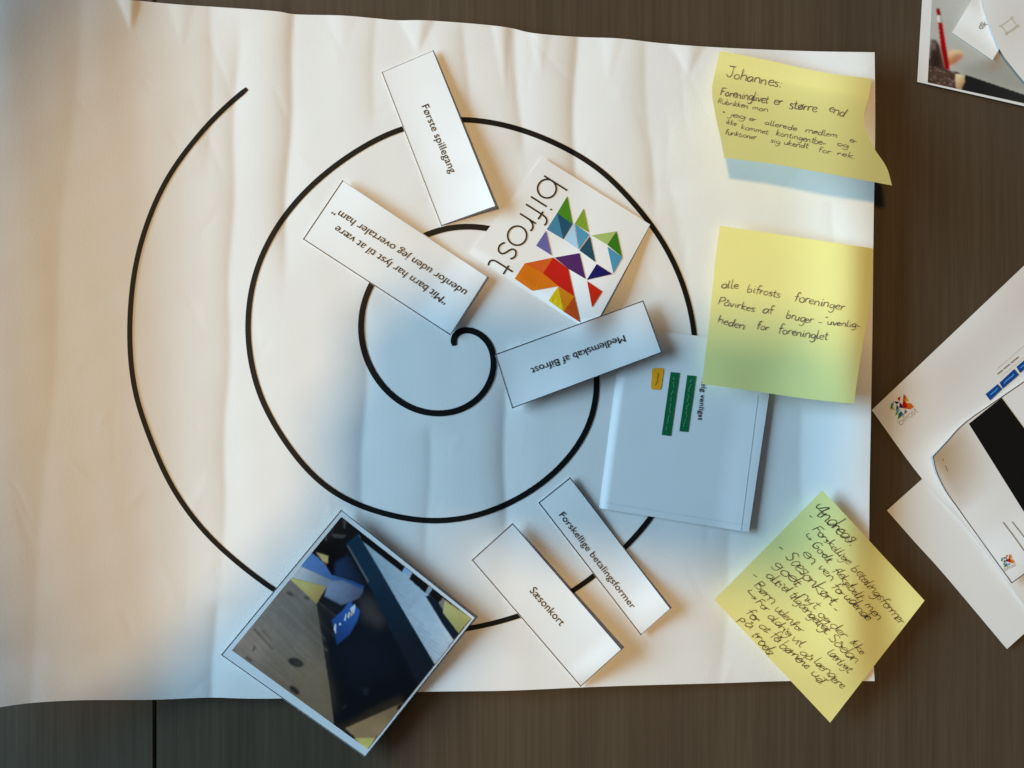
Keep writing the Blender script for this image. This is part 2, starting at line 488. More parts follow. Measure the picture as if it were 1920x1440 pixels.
# ------------------------------------------------------------------ table
def wood(name):
    m = bpy.data.materials.new(name); m.use_nodes = True
    nt = m.node_tree; b = nt.nodes['Principled BSDF']
    tc = nt.nodes.new('ShaderNodeTexCoord')
    mp = nt.nodes.new('ShaderNodeMapping'); mp.inputs['Scale'].default_value = (60, 2.2, 60)
    mp2 = nt.nodes.new('ShaderNodeMapping'); mp2.inputs['Scale'].default_value = (620, 14, 620)
    mp3 = nt.nodes.new('ShaderNodeMapping'); mp3.inputs['Scale'].default_value = (14, 1.3, 14)
    ns = []
    for mpx, det in ((mp, 6), (mp2, 4), (mp3, 3)):
        n = nt.nodes.new('ShaderNodeTexNoise'); n.inputs['Scale'].default_value = 1; n.inputs['Detail'].default_value = det
        n.inputs['Distortion'].default_value = 0.35
        nt.links.new(tc.outputs['Object'], mpx.inputs['Vector']); nt.links.new(mpx.outputs[0], n.inputs['Vector']); ns.append(n)
    def math_(op, a, b_):
        q = nt.nodes.new('ShaderNodeMath'); q.operation = op
        for k, v in enumerate((a, b_)):
            if isinstance(v, (int, float)): q.inputs[k].default_value = v
            else: nt.links.new(v, q.inputs[k])
        return q.outputs[0]
    s = math_('ADD', math_('MULTIPLY', ns[0].outputs['Fac'], 0.36), math_('ADD', math_('MULTIPLY', ns[1].outputs['Fac'], 0.40), math_('MULTIPLY', ns[2].outputs['Fac'], 0.24)))
    r = nt.nodes.new('ShaderNodeValToRGB')
    r.color_ramp.elements[0].position = 0.34; r.color_ramp.elements[0].color = (0.056, 0.038, 0.023, 1)
    r.color_ramp.elements[1].position = 0.66; r.color_ramp.elements[1].color = (0.092, 0.068, 0.044, 1)
    e = r.color_ramp.elements.new(0.5); e.color = (0.074, 0.052, 0.032, 1)
    nt.links.new(s, r.inputs[0]); nt.links.new(r.outputs[0], b.inputs['Base Color'])
    b.inputs['Roughness'].default_value = 0.62; b.inputs['Specular IOR Level'].default_value = 0.2
    bp = nt.nodes.new('ShaderNodeBump'); bp.inputs['Strength'].default_value = 0.25; bp.inputs['Distance'].default_value = 0.0005
    nt.links.new(s, bp.inputs['Height']); nt.links.new(bp.outputs[0], b.inputs['Normal'])
    return m
M_wood = wood('dark_wood_veneer')

def box(name, x0, x1, y0, y1, z0, z1, mat, parent, bev=0.0008):
    import bmesh
    bm = bmesh.new()
    bmesh.ops.create_cube(bm, size=1)
    for v in bm.verts:
        v.co = (x0 + (v.co.x + .5) * (x1 - x0), y0 + (v.co.y + .5) * (y1 - y0), z0 + (v.co.z + .5) * (z1 - z0))
    if bev:
        bmesh.ops.bevel(bm, geom=bm.edges[:], offset=bev, segments=2, affect='EDGES')
    me = bpy.data.meshes.new(name); bm.to_mesh(me); bm.free(); me.materials.append(mat)
    o = bpy.data.objects.new(name, me); COL.objects.link(o); o.parent = parent
    return o

table = bpy.data.objects.new('table', None); COL.objects.link(table); table.empty_display_size = 0.1
tag(table, 'dark brown wood veneer table that all the papers lie on', 'table')
seam = (290 - 960) * S
box('tabletop', -1.1, seam - 0.00028, -0.36, 0.75, -0.028, 0.0, M_wood, table)
box('tabletop', seam + 0.00028, 1.3, -0.36, 0.75, -0.028, 0.0, M_wood, table)

# ------------------------------------------------------------------ poster with the spiral
VALLEYS = [  # x at y0, x at y1, y0, y1, depth mm, width left px, width right px
    (556, 532, -40, 520, 0.75, 22, 70),
    (446, 416, 60, 1090, 0.62, 26, 75),
    (400, 392, -40, 330, 0.22, 16, 40),
    (706, 700, 20, 230, 0.30, 18, 60),
    (871, 880, 40, 270, 0.34, 16, 40),
    (963, 980, 40, 290, 0.50, 17, 45),
    (1081, 1074, 40, 400, 0.72, 18, 60),
    (1207, 1228, 60, 420, 0.45, 24, 80),
    (948, 946, 660, 1130, 0.60, 22, 60),
    (690, 676, 560, 1010, 0.50, 26, 60),
    (806, 800, 800, 1060, 0.22, 12, 40),
    (1250, 1300, 330, 560, 0.25, 30, 60),
    (1372, 1352, 980, 1290, 0.40, 36, 70),
    (1500, 1506, 760, 960, 0.25, 18, 60),
    (620, 600, 980, 1310, 0.3, 30, 60),
    (405, 398, 1130, 1340, 0.45, 20, 45),
    (1560, 1568, 380, 470, 0.2, 14, 40),
]
CONES = [  # buckles at the top edge: ridge x at edge, x at tip, y edge, length, left half width, right half width, height mm
    (790, 783, 36, 66, 44, 26, 1.7),
    (1296, 1290, 84, 58, 42, 28, 1.6),
    (247, 247, -6, 66, 30, 16, 1.8),
    (942, 947, 50, 130, 20, 16, 0.9),
    (1150, 1140, 70, 90, 26, 20, 0.5),
    (640, 645, 30, 70, 30, 30, 0.45),
    (1010, 1015, 62, 90, 20, 22, 0.6),
    (340, 342, 6, 90, 26, 26, 0.5),
]
CURL_X = np.arange(-380.0, 420.0, 4.0)
_slope = np.interp(CURL_X, [-380, -120, -20, 60, 120, 240, 300, 370, 400], [0.0, 0.05, 0.13, 0.19, 0.225, 0.215, 0.15, 0.03, 0.0])
_slope = np.convolve(np.pad(_slope, 6, mode='edge'), np.ones(13) / 13, 'valid')
CURL_H = np.cumsum((_slope * 4.0 * S)[::-1])[::-1]
_cr = random.Random(21)
CREASES = []
for _k in range(95):
    _a = _cr.gauss(1.45, .55)
    CREASES.append((_cr.uniform(-40, 1640), _cr.uniform(60, 1290), math.cos(_a), math.sin(_a), _cr.uniform(12, 52), _cr.uniform(3, 9),
                    _cr.choice((-1, 1)) * _cr.uniform(.00003, .00011)))
for _k in range(16):
    _a = _cr.gauss(1.3, .4)
    CREASES.append((_cr.uniform(380, 1640), _cr.uniform(40, 330), math.cos(_a), math.sin(_a), _cr.uniform(30, 90), _cr.uniform(5, 12),
                    _cr.choice((-1, 1)) * _cr.uniform(.00005, .00015)))
def poster_h(px, py):
    px = np.asarray(px, float); py = np.asarray(py, float)
    h = np.full(px.shape, 0.0034)
    for x0, x1, y0, y1, A, wl, wr in VALLEYS:
        t = (py - y0) / (y1 - y0)
        xv = x0 + (x1 - x0) * t + 3 * np.sin(py / 47.0 + x0)
        d = px - xv
        w = np.where(d < 0, wl, wr)
        env = smooth01(t / 0.18 + 0.4) * smooth01((1.12 - t) / 0.35)
        e = 1.4
        h -= A * 0.0018 * np.exp(-(np.sqrt(d * d + e * e) - e) / w) * env
    for xe, xt, ye, L, wl, wr, A in CONES:
        t = np.clip(1 - (py - ye) / L, 0, 1.6)
        xr = xt + (xe - xt) * t
        d = px - xr
        w = np.where(d < 0, wl, wr) * t + 1e-3
        tent = np.clip(1 - np.abs(d) / w, 0, 1)
        h += A * 0.00055 * t * (tent * (1.6 - 0.6 * tent))
    # gentle waviness
    h += 0.00013 * np.sin(px / 61.0 + 0.7 * np.sin(py / 230.0)) * (0.6 + 0.4 * np.sin(py / 170.0 + 1)) * (0.25 + 0.75 * smooth01((px - 150) / 350))
    h += 0.00016 * np.sin(px / 27.0 + 1.3 + py / 410.0) * np.exp(-((py - 60) / 210.0) ** 2)
    h += 0.0005 * np.sin(px / 190.0 + 0.4) * np.cos(py / 310.0)
    # short irregular creases from handling
    for cx, cy, ca, sa, L, wd_, A in CREASES:
        dx = px - cx; dy = py - cy
        al = dx * ca + dy * sa; ac = -dx * sa + dy * ca
        ac = ac + 0.06 * al * np.sin(al / (0.6 * L) + cx)
        h += A * np.exp(-np.abs(ac) / wd_) * np.exp(-(al / L) ** 4)
    # crumple flecks
    h += 0.00004 * np.sin(px / 19.0 + py / 43.0) * np.sin(py / 31.0 - px / 57.0)
    # the left end curls up off the table, as the sheet came off a roll
    h += np.interp(px, CURL_X, CURL_H)
    xl = 152 - 0.075 * py + 5 * np.sin(py / 90.0)
    dl = xl - px
    h += 0.06 * S * 0.5 * (dl + np.sqrt(dl * dl + 30.0)) * smooth01((px + 360) / 300)
    # right edge and the top edge lift slightly
    h += 0.0062 * smooth01((px - 1450) / 190) ** 1.5 * (0.55 + 0.45 * np.cos((py - 600) / 420.0))
    h += 0.0012 * smooth01((150 - (py - 60 * smooth01(px / 1200))) / 150)
    h += 0.0018 * smooth01((py - 1210) / 90) * (0.6 + 0.4 * np.sin(px / 140.0))
    return np.maximum(h, 0.0006)

top_edge = [(-200, -40), (100, -14), (245, 0), (330, 8), (405, 13), (480, 18), (525, 22), (556, 27), (640, 29), (700, 34), (745, 38),
            (795, 38), (870, 43), (925, 48), (960, 53), (1000, 62), (1080, 69), (1160, 72), (1230, 80), (1300, 86), (1390, 91), (1520, 96), (1640, 98)]
bot_edge = [(-200, 1352), (-80, 1338), (0, 1326), (60, 1318), (150, 1313), (290, 1312), (390, 1308), (470, 1310), (540, 1309), (620, 1303), (700, 1301), (800, 1297),
            (950, 1295), (1090, 1289), (1200, 1285), (1350, 1281), (1480, 1277), (1640, 1277)]
rig_edge = [(1640, 98), (1641, 240), (1638, 420), (1636, 600), (1633, 780), (1630, 960), (1631, 1120), (1640, 1277)]
poster = Sheet('poster', 'large creased white poster printed with a thick black spiral', 'poster',
               [(-200, -40), (1640, 98), (1640, 1277), (-200, 1352)], M_poster,
               edges={'top': top_edge, 'bottom': bot_edge, 'right': rig_edge}, nu=400, nv=290, height=poster_h, thick=0.00018)

SPIRAL = [(463, 166), (412, 210), (360, 270), (315, 332), (281, 406), (259, 476), (248, 540), (243, 624), (245.5, 672), (253, 735), (275, 803), (311, 891),
          (345, 947), (403, 1017), (501, 1097), (560, 1132), (640, 1163), (730, 1180), (800, 1185), (881, 1178), (967, 1156), (1030, 1132), (1074, 1107),
          (1111, 1082), (1170, 1027), (1220, 971), (1262, 895), (1290, 805), (1303, 715), (1302, 628), (1287, 555), (1262, 490), (1220, 420), (1172, 365),
          (1135, 326), (1090, 295), (1047, 272), (1012, 256), (965, 240), (915, 229), (867, 224), (812, 228), (757, 241), (715, 257), (672, 282), (619, 318),
          (562, 371), (525, 418), (491, 480), (472, 541), (465, 609), (465, 634), (474, 692), (491, 750), (520, 803), (559, 860), (606, 908), (653, 938),
          (700, 956), (769, 973), (828, 976), (898, 965), (967, 936), (1019, 903), (1071, 851), (1105, 795), (1117, 743), (1118, 700), (1112, 640), (1090, 565),
          (1050, 505), (985, 452), (912, 428), (877, 425), (840, 428), (802, 439), (755, 466), (718, 500), (695, 536), (681, 575), (676, 613), (681, 648),
          (693, 687), (720, 726), (758, 759), (793, 772), (828, 775), (863, 769), (897, 748), (918, 719), (927, 688), (928, 663), (918, 641), (898, 623),
          (877, 616), (860, 620), (849, 634), (852, 648)]
sp = catmull(SPIRAL, 10)
n = int(np.hypot(*np.diff(sp, axis=0).T).sum() / 4)
sp = resample(sp, n)
def _gs(a, sg):
    r = int(3 * sg); k = np.exp(-.5 * (np.arange(-r, r + 1) / sg) ** 2); k /= k.sum()
    o_ = []
    for c in range(2):
        x = a[:, c]
        p = np.r_[2 * x[0] - x[r:0:-1], x, 2 * x[-1] - x[-2:-r - 2:-1]]
        o_.append(np.convolve(p, k, 'valid'))
    return np.stack(o_, -1)
g1 = _gs(sp, 12.0); g1 = 2 * g1 - _gs(g1, 12.0)
bl_ = smooth01((n - 1 - np.arange(n)) / 40.0)[:, None]
g2 = _gs(sp, 2.0)
sp = g1 * bl_ + g2 * (1 - bl_)
wsp = np.interp(np.arange(n), [0, 3, n * .4, n * .8, n - 3, n - 1], [7, 9.4, 9.9, 10.6, 11.6, 8])
V, F = [], []
d = np.gradient(sp, axis=0); d /= np.hypot(d[:, 0], d[:, 1])[:, None]
nn = np.stack([-d[:, 1], d[:, 0]], -1)
for k, f in enumerate((-.5, -.25, 0, .25, .5)):
    V.append(sp + nn * (wsp * f)[:, None])
V = np.stack(V, 1).reshape(-1, 2)
F = [(5*i + k, 5*i + k + 1, 5*i + k + 6, 5*i + k + 5) for i in range(n - 1) for k in range(4)]
poster.part('printed_spiral', V, F, M_black, 0.00022)

# ------------------------------------------------------------------ loose sheets on the right
blank = Sheet('paper_sheet', 'blank white sheet sticking out under the website printout on bare table', 'paper',
              [(1663, 957), (1927, 721), (2152, 981), (1888, 1217)], M_print, nu=30, nv=30,
              edges={'left': [(1663, 957), (1715, 1016), (1771, 1078), (1888, 1217)]},
              lift=lambda u, v: 0.0012 * (1 - u) * v)
site = Sheet('website_printout', 'white website printout with blue menu buttons and small emblem by its corner', 'printout',
             [(1634.5, 769), (2034, 390), (2335, 776), (1935, 1155)], M_print, nu=40, nv=40,
             edges={'left': [(1634.5, 769), (1729, 898), (1827, 1007), (1935, 1155)]},
             lift=lambda u, v: 0.0022 * np.exp(-(v / .16) ** 2) * smooth01(u / .3) + 0.0010 * (1 - u) ** 3)

# emblem of the printed logo, in pixels of an enlarged crop
EM = [
 ('green', [(895,390),(818,518),(935,600)]),
 ('blue', [(818,518),(740,640),(865,715)]),
 ('petrol', [(818,518),(935,600),(865,715)]),
 ('pale_blue', [(945,596),(870,716),(978,790)]),
 ('olive', [(1018,482),(950,598),(1056,664)]),
 ('sky', [(952,600),(1060,680),(982,790)]),
 ('teal', [(1065,690),(985,798),(1106,886)]),
 ('pale_green', [(1075,685),(1262,655),(1195,755)]),
 ('green_deep', [(1264,655),(1195,757),(1306,846)]),
 ('sky', [(1195,770),(1307,848),(1240,972)]),
 ('lavender', [(735,650),(660,762),(778,836)]),
 ('purple', [(800,851),(986,818),(1032,1012),(902,936)]),
 ('navy', [(1115,900),(1232,975),(1040,1019)]),
 ('red_bright', [(1043,1028),(1157,1105),(1080,1226)]),
 ('orange_red', [(575,895),(790,851),(713,970)]),
 ('orange', [(500,1010),(575,895),(713,970),(828,1066),(630,1100)]),
 ('red', [(790,851),(902,936),(947,1142),(828,1066),(713,970)]),
 ('yellow', [(826,1068),(753,1175),(866,1256)]),
 ('amber', [(828,1066),(947,1142),(868,1258)]),
 ('rust', [(947,1142),(868,1258),(992,1338)]),
]
EMC = {'green': (66,128,22), 'blue': (62,122,148), 'petrol': (24,74,96), 'pale_blue': (165,196,216), 'olive': (122,150,40), 'sky': (72,140,168),
       'teal': (18,68,82), 'pale_green': (160,178,96), 'green_deep': (48,112,20), 'lavender': (98,94,150), 'purple': (70,26,86), 'navy': (10,6,82),
       'red_bright': (188,28,2), 'orange_red': (202,86,22), 'orange': (208,106,0), 'red': (184,10,2), 'yellow': (206,168,4), 'amber': (196,112,4), 'rust': (174,62,4)}
EMN = list(EMC)
EMM = [mat_ink('emblem_' + k, tuple(c * .82 for c in pcol(*EMC[k])[:3]) + (1,), wear=0.12) for k in EMN]
# logo lettering, strokes along (s) and above (h) its baseline
LET = [
 [(-70, 0), (-70, 205)], [(0 + 70 * math.cos(a), 70 + 70 * math.sin(a)) for a in np.linspace(math.pi, -math.pi, 26)],
 [(115, 0), (115, 140)], [(115, 174), (115, 186)],
 [(183, 0), (183, 120), (185, 165), (198, 195), (225, 205), (242, 200)], [(160, 138), (228, 138)],
 [(266, 0), (266, 140)], [(266, 85), (282, 122), (308, 139), (335, 136)],
 [(417 + 72 * math.cos(a), 71 + 71 * math.sin(a)) for a in np.linspace(math.pi, -math.pi, 28)],
 [(592, 122), (570, 138), (548, 140), (522, 126), (518, 102), (535, 84), (575, 64), (594, 44), (588, 16), (562, 1), (536, 4), (510, 20)],
 [(664, 188), (664, 60), (668, 22), (684, 3), (706, 2), (722, 10)], [(640, 138), (716, 138)],
]
LO = np.array([682., 297.]); LD = np.array([-.537, .844]); LU = np.array([.844, .537])
def logo_pts(local):           # baseline coordinates -> enlarged crop pixels
    local = np.array(local, float)
    return LO + local[:, :1] * LD + local[:, 1:] * LU
def add_logo(sheet, f, lw, ink=None, eps=0.0002):
    sheet.polys('logo_emblem', [(f(np.array(p, float)), EMN.index(c)) for c, p in EM], EMM, eps, step=0.000003)
    L = []
    for s in LET:
        q = logo_pts(s)
        L.append((f(resample(catmull(q, 5), max(6, len(q) * 4))), lw))
    sheet.ribbons('logo_lettering', L, ink or M_type, eps)
def small_logo(org, direction, scale):
    dd = np.array(direction, float); dd /= np.hypot(*dd); uu = np.array([dd[1], -dd[0]])
    def f(p):
        r = p - LO
        return np.array(org, float) + ((r @ LD)[:, None] * dd + (r @ LU)[:, None] * uu) * scale
    return f
add_logo(site, small_logo((1692, 795), (.78, -.62), 0.052), 0.75, M_grey)
def dpx(pts, ox, oy, k):
    return [(ox + x / k, oy + y / k) for x, y in pts]
M_btn_blue = mat_ink('menu_blue', pcol(14, 62, 124), wear=0.2)
M_btn_txt = mat_ink('menu_text', pcol(90, 150, 215))
for q in ([(610,1072),(815,900),(895,985),(692,1180)], [(845,880),(1095,645),(1178,745),(905,978)], [(1130,612),(1330,440),(1400,535),(1196,716)]):
    b = site.polys('menu_button', [(dpx(q, 1780, 620, 9), 0)], [M_btn_blue])
    a0 = (np.array(q[0]) + np.array(q[3])) / 2; a1 = (np.array(q[1]) + np.array(q[2])) / 2
    pts = []
    for t in np.linspace(.2, .82, 13):
        c = a0 + (a1 - a0) * t
        pts.append((1780 + c[0] / 9 + random.uniform(-.3, .3), 620 + c[1] / 9 + random.uniform(-1.0, 1.0)))
    site.ribbons('button_text', [(np.array(pts), 1.6)], M_btn_txt, 0.0003, parent=b)
site.ribbons('text_line', [(np.array([(1870, 701.5), (1880, 693.5)]), 2.2), (np.array([(1881.5, 692), (1893, 682.5)]), 2.0), (np.array([(1895, 681), (1909.5, 668.8)]), 2.2)], M_grey)
site.ribbons('search_box', [(resample([(1868, 692), (1905, 660), (1935, 635)], 20), 0.9), (resample([(1875, 707), (1915, 673), (1940, 652)], 20), 0.8)], M_faint)

dark = Sheet('screen_printout', 'curled white printout with a big black rectangle on top of the website printout', 'printout',
             [(1749, 856), (2040, 632), (2187, 884), (1897, 1094)], M_print, nu=50, nv=50,
             edges={'top': [(1749, 856), (1762, 842), (1783, 819), (1794, 806), (1818, 785), (1876, 745), (2040, 632)],
                    'left': [(1749, 856), (1756, 886), (1773, 921), (1796, 954), (1821, 989), (1897, 1094)]},
             lift=lambda u, v: 0.0075 * np.clip(1 - u / .26, 0, 1) ** 1.6 * np.clip(1 - v / .42, 0, 1) ** 1.4
             + 0.0016 * smooth01((v - .6) / .4) + 0.0006)
dark.border(M_line, (1.6, 1.5, 1.6, 1.4), 0.8)
dark.polys('black_panel', [([(1816.6, 794.5), (1847, 770), (1878, 745.5), (2010, 925), (1945, 1000), (1880, 896)], 0)],
           [mat_ink('black_panel_print', (0.004, 0.0038, 0.0035, 1), rough=0.75, wear=0.1)])
dark.ribbons('text_line', [(resample([(1880.5, 979), (1899, 1003), (1924, 1038)], 20), 2.0), (resample([(1897.5, 978), (1924, 1012)], 14), 1.8)], M_grey)
dark.ribbons('pen_mark', [(np.array([(1767.5, 860), (1769, 864)]), 1.4), (np.array([(1772.5, 873), (1774.5, 877), (1776.5, 884)]), 1.4)], M_grey)
add_logo(dark, small_logo((1886, 1070), (.86, -.45), 0.030), 0.6, M_grey)

# ------------------------------------------------------------------ photo print with the pencil, top right corner
pen = Sheet('photo_print', 'photo print of a hand holding a red pencil, beyond the top right poster corner', 'photo',
            [(1738, -150), (2120, -90), (2100, 240), (1719.7, 153.5)], M_print, nu=40, nv=40, thick=0.00022,
            edges={'left': [(1738, -150), (1729, 0), (1719.7, 153.5)]}, lift=lambda u, v: 0.0014 * v + 0.0005)
def pc(pts): return [(1680 + x / 6.546, y / 6.546) for x, y in pts]
def PQ(*c): return pcol(*c)
DESK, DARK, SLV, SKN, RED = PQ(168,165,154), PQ(26,26,24), PQ(74,52,42), PQ(198,152,114), PQ(172,10,12)
LY = [
 dict(p=pc([(380,-1200),(2600,-1200),(2600,1600),(300,1600)]), c=DESK, c2=PQ(186,184,176), g0=pc([(440,600)])[0], g1=pc([(1500,-200)])[0]),
 dict(p=pc([(700,820),(1300,700),(2000,900),(2000,1200),(1571,1170),(860,920)]), c=PQ(140,136,124), soft=7, a=.75),
 dict(p=pc([(1090,800),(1300,640),(1400,760),(1200,900)]), c=PQ(150,128,108), soft=5, a=.7),
 dict(p=pc([(855,915),(1571,1160),(2600,1510),(2600,1800),(700,1500),(800,1108),(815,1010)]), c=DARK, c2=PQ(36,36,33), g0=pc([(860,950)])[0], g1=pc([(1571,1250)])[0], soft=.8),
 dict(p=pc([(560,560),(640,560),(690,820),(620,860),(560,820)]), c=PQ(196,176,160), soft=4, a=.6),
 dict(p=pc([(428,485),(495,488),(545,600),(600,820),(690,880),(745,905),(760,1400),(300,1400),(400,760)]), c=SLV, c2=PQ(58,40,32), g0=pc([(560,880)])[0], g1=pc([(420,560)])[0], soft=1.4),
 dict(p=pc([(450,640),(520,640),(560,800),(500,860),(430,800)]), c=PQ(40,26,20), soft=3, a=.9),
 dict(p=pc([(448,500),(492,520),(486,600),(436,610)]), c=PQ(132,112,98), soft=2.2, a=.8),
 dict(p=pc([(490,500),(530,560),(520,640),(496,600)]), c=PQ(34,26,22), soft=1.6, a=.9),
 dict(p=pc([(640,640),(700,608),(790,618),(826,660),(806,715),(720,775),(650,812),(600,760)]), c=PQ(214,180,138), c2=PQ(176,112,78), g0=pc([(720,620)])[0], g1=pc([(735,770)])[0], soft=1.3),
 dict(p=pc([(700,690),(780,650),(816,662),(796,720),(710,788),(668,800)]), c=PQ(168,108,76), soft=2.2, a=.8),
 dict(p=pc([(730,905),(790,915),(850,940),(852,1000),(815,1075),(770,1110),(735,1060)]), c=PQ(214,190,146), c2=PQ(168,132,92), g0=pc([(760,920)])[0], g1=pc([(850,1040)])[0], soft=1.0),
 dict(p=pc([(690,872),(740,878),(795,902),(740,908)]), c=PQ(60,14,14), soft=.8),
 dict(p=pc([(845,930),(880,950),(870,1010),(820,1090),(800,1090),(846,1010)]), c=PQ(22,18,16), soft=1.2),
 dict(p=pc([(515,270),(568,268),(662,850),(604,850),(545,560)]), c=RED, soft=.8),
 dict(p=pc([(530,275),(548,275),(640,850),(612,850)]), c=PQ(110,2,8), soft=.9, a=.85),
 dict(p=pc([(550,560),(600,560),(640,800),(600,840)]), c=PQ(120,6,10), soft=2, a=.7),
 dict(p=pc([(502,185),(556,180),(568,272),(515,276)]), c=PQ(214,210,202), c2=PQ(150,140,132), g0=pc([(510,230)])[0], g1=pc([(566,228)])[0], soft=.8),
 dict(p=pc([(490,103),(535,98),(556,184),(502,190)]), c=PQ(132,18,22), soft=.8),
]
rk = random.Random(4)
for k in range(90):
    x = rk.uniform(400, 740); y = rk.uniform(800, 1090)
    if y < 810 + (x - 430) * .35: continue
    s_ = rk.uniform(9, 20)
    LY.insert(8, dict(p=pc([(x - s_, y), (x, y - s_ * .6), (x + s_, y + 3), (x + 2, y + s_ * .5)]), c=PQ(*rk.choice([(128,104,90),(140,116,100),(44,28,22),(96,72,60)])), soft=.9, a=.85))
pen.picture('printed_picture', [(1752, -100), (2080, -50), (2060, 224), (1739.5, 154.5)], LY, n=230, grain=.02, seed=5)

dk = Sheet('paper_slip', 'small white paper slip lettered in grey lying on the pencil photo', 'paper slip',
           [(1784.8, 61), (1834, -20), (1912, 28), (1860.7, 113)], M_card, nu=24, nv=24,
           lift=lambda u, v: 0.0008 + 0.0022 * smooth01((u - .15) / .6) * (1 - .4 * v))
dk.text('printed_text', 'dk', (1838.5, 56), (1852, 45), 11.5, M_grey)
topw = Sheet('paper_sheet', 'white sheet in the top right corner covering part of a lettered slip', 'paper',
             [(1833, -40), (2100, -120), (2150, 180), (1926, 160)], M_print, nu=30, nv=30,
             edges={'left': [(1833, -40), (1846, 20), (1873, 90), (1901, 130), (1926, 160)]},
             lift=lambda u, v: 0.0006 + 0.0 * u)
def rr(cx, cy, w, h, ang, r=.3):
    pts = []
    for sx, sy in ((1, 1), (-1, 1), (-1, -1), (1, -1)):
        pts += [(sx * w * (1 - r), sy * h), (sx * w, sy * h * (1 - r))] if sx * sy > 0 else [(sx * w, sy * h * (1 - r)), (sx * w * (1 - r), sy * h)]
    pts = [(pts[(i) % len(pts)]) for i in range(len(pts))]
    ca, sa = math.cos(ang), math.sin(ang)
    return [(cx + x * ca - y * sa, cy + x * sa + y * ca) for x, y in pts]
ic = rr(1891, 48, 17, 12, -.62); ic.append(ic[0])
topw.ribbons('printed_icon', [(resample(ic, 40), 1.2), (resample([(1885, 63), (1897, 57), (1906, 49)], 12), 1.4)], M_faint)

# ------------------------------------------------------------------ papers on the poster
logo = Sheet('logo_card', 'white square card printed with colourful triangle emblem and thin lettering', 'card',
             [(1017, 295), (1219, 421), (1108, 624), (880, 475)], M_card, nu=40, nv=40, sig=7,
             edges={'left': [(1017, 295), (950, 384), (880, 475)]},
             lift=lambda u, v: 0.0030 * smooth01((u - .45) / .55) * smooth01(v / .8) + 0.0009 * smooth01((1 - v) / .07))
add_logo(logo, lambda p: np.array([840., 270.]) + np.asarray(p) / 4.0, 3.1)

forste = Sheet('label_card', 'white card reading Første spillegang, topmost of the label cards', 'card',
               [(715, 135), (812.5, 93.5), (930.5, 387), (827, 424)], M_card, nu=24, nv=50, sig=5,
               lift=lambda u, v: 0.0005 + 0.0036 * u ** 1.6 * (.3 + .7 * smooth01((v - .1) / .6)) + 0.0014 * smooth01((v - .75) / .25) * u, group='printed label cards')
forste.border(M_line, (0.5, 1.4, 1.3, 1.0)); forste.text('printed_text', 'Første spillegang', (790, 199.5), (843.5, 325.5), 14.6, M_type)

mit = Sheet('label_card', 'white card with two lines of italic quotation printed upside down', 'card',
            [(642, 337.5), (915, 519), (844.5, 629), (567.5, 448.5)], M_card, nu=50, nv=24, sig=5,
            lift=lambda u, v: 0.0004 + 0.0026 * (1 - v) ** 1.4 * np.exp(-((u - .25) / .36) ** 2) + 0.0014 * smooth01((u - .75) / .25), group='printed label cards')
mit.border(M_line, (0.5, 1.0, 1.5, 1.5))
mit.text('printed_text', '“Mit barn har lyst til at være', (840, 561), (632, 422), 15.0, M_type, shear=0.18)
mit.text('printed_text', 'udenfor uden jeg overtaler ham”', (876, 545), (628, 388), 15.0, M_type, shear=0.18)

scr = Sheet('form_printout', 'white form printout with two green buttons and a yellow one', 'printout',
            [(1168, 615), (1456, 645), (1404, 998), (1124, 953)], M_print, nu=50, nv=50, sig=5,
            lift=lambda u, v: -0.0002 + 0.0009 * smooth01(u / .045) + 0.0009 * smooth01((u - .75) / .25) * (.5 + .5 * v))
M_green = mat_ink('button_green', pcol(4, 72, 44, ILL_DAY), wear=0.4); M_green_t = mat_ink('button_green_text', pcol(70, 128, 100, ILL_DAY))
M_amb = mat_ink('button_yellow', pcol(170, 126, 24, ILL_DAY), wear=0.2); M_amb_t = mat_ink('button_yellow_text', pcol(126, 84, 4, ILL_DAY))
for q, wl in (([(1257.5, 697.5), (1274.3, 699), (1257.7, 817.5), (1240.6, 815.6)], 1), ([(1288.7, 703.5), (1305.2, 705), (1290, 810), (1273.6, 808.6)], 1)):
    b = scr.polys('green_button', [(q, 0)], [M_green])
    a0 = (np.array(q[0]) + np.array(q[1])) / 2; a1 = (np.array(q[2]) + np.array(q[3])) / 2
    L = []
    t = .07
    while t < .92:
        t2 = t + random.uniform(.05, .16)
        m_ = 7
        base = np.array([a0 + (a1 - a0) * tt for tt in np.linspace(t, min(t2, .93), m_)])
        base[:, 0] += np.array([random.uniform(-2.0, 2.0) for _ in range(m_)])
        L.append((base, 1.0)); t = t2 + .03
    scr.ribbons('button_text', L, M_green_t, 0.0003, parent=b)
yq = catmull([(1223.5, 692), (1233, 690), (1244, 692), (1242, 710), (1238.5, 729), (1230, 730.5), (1221, 727.5), (1222, 708)], 4, closed=True)
b = scr.polys('yellow_button', [(yq, 0)], [M_amb])
scr.ribbons('button_text', [(np.array([(1234 + random.uniform(-1.2, 1.2) - k * .55, 699 + k * 2.9) for k in range(9)]), 1.4)], M_amb_t, 0.0003, parent=b)
scr.text('printed_heading', 'Vælg venligst', (1317.0, 704), (1308.3, 788), 9.2, M_type, bold=0.012)
scr.ribbons('printed_frame', [(resample([(1421, 742), (1389, 994)], 30), 1.2), (resample([(1127, 941), (1398, 985)], 30), 0.7)], mat_ink('frame_print', (0.66, 0.67, 0.68, 1)), 0.00012)

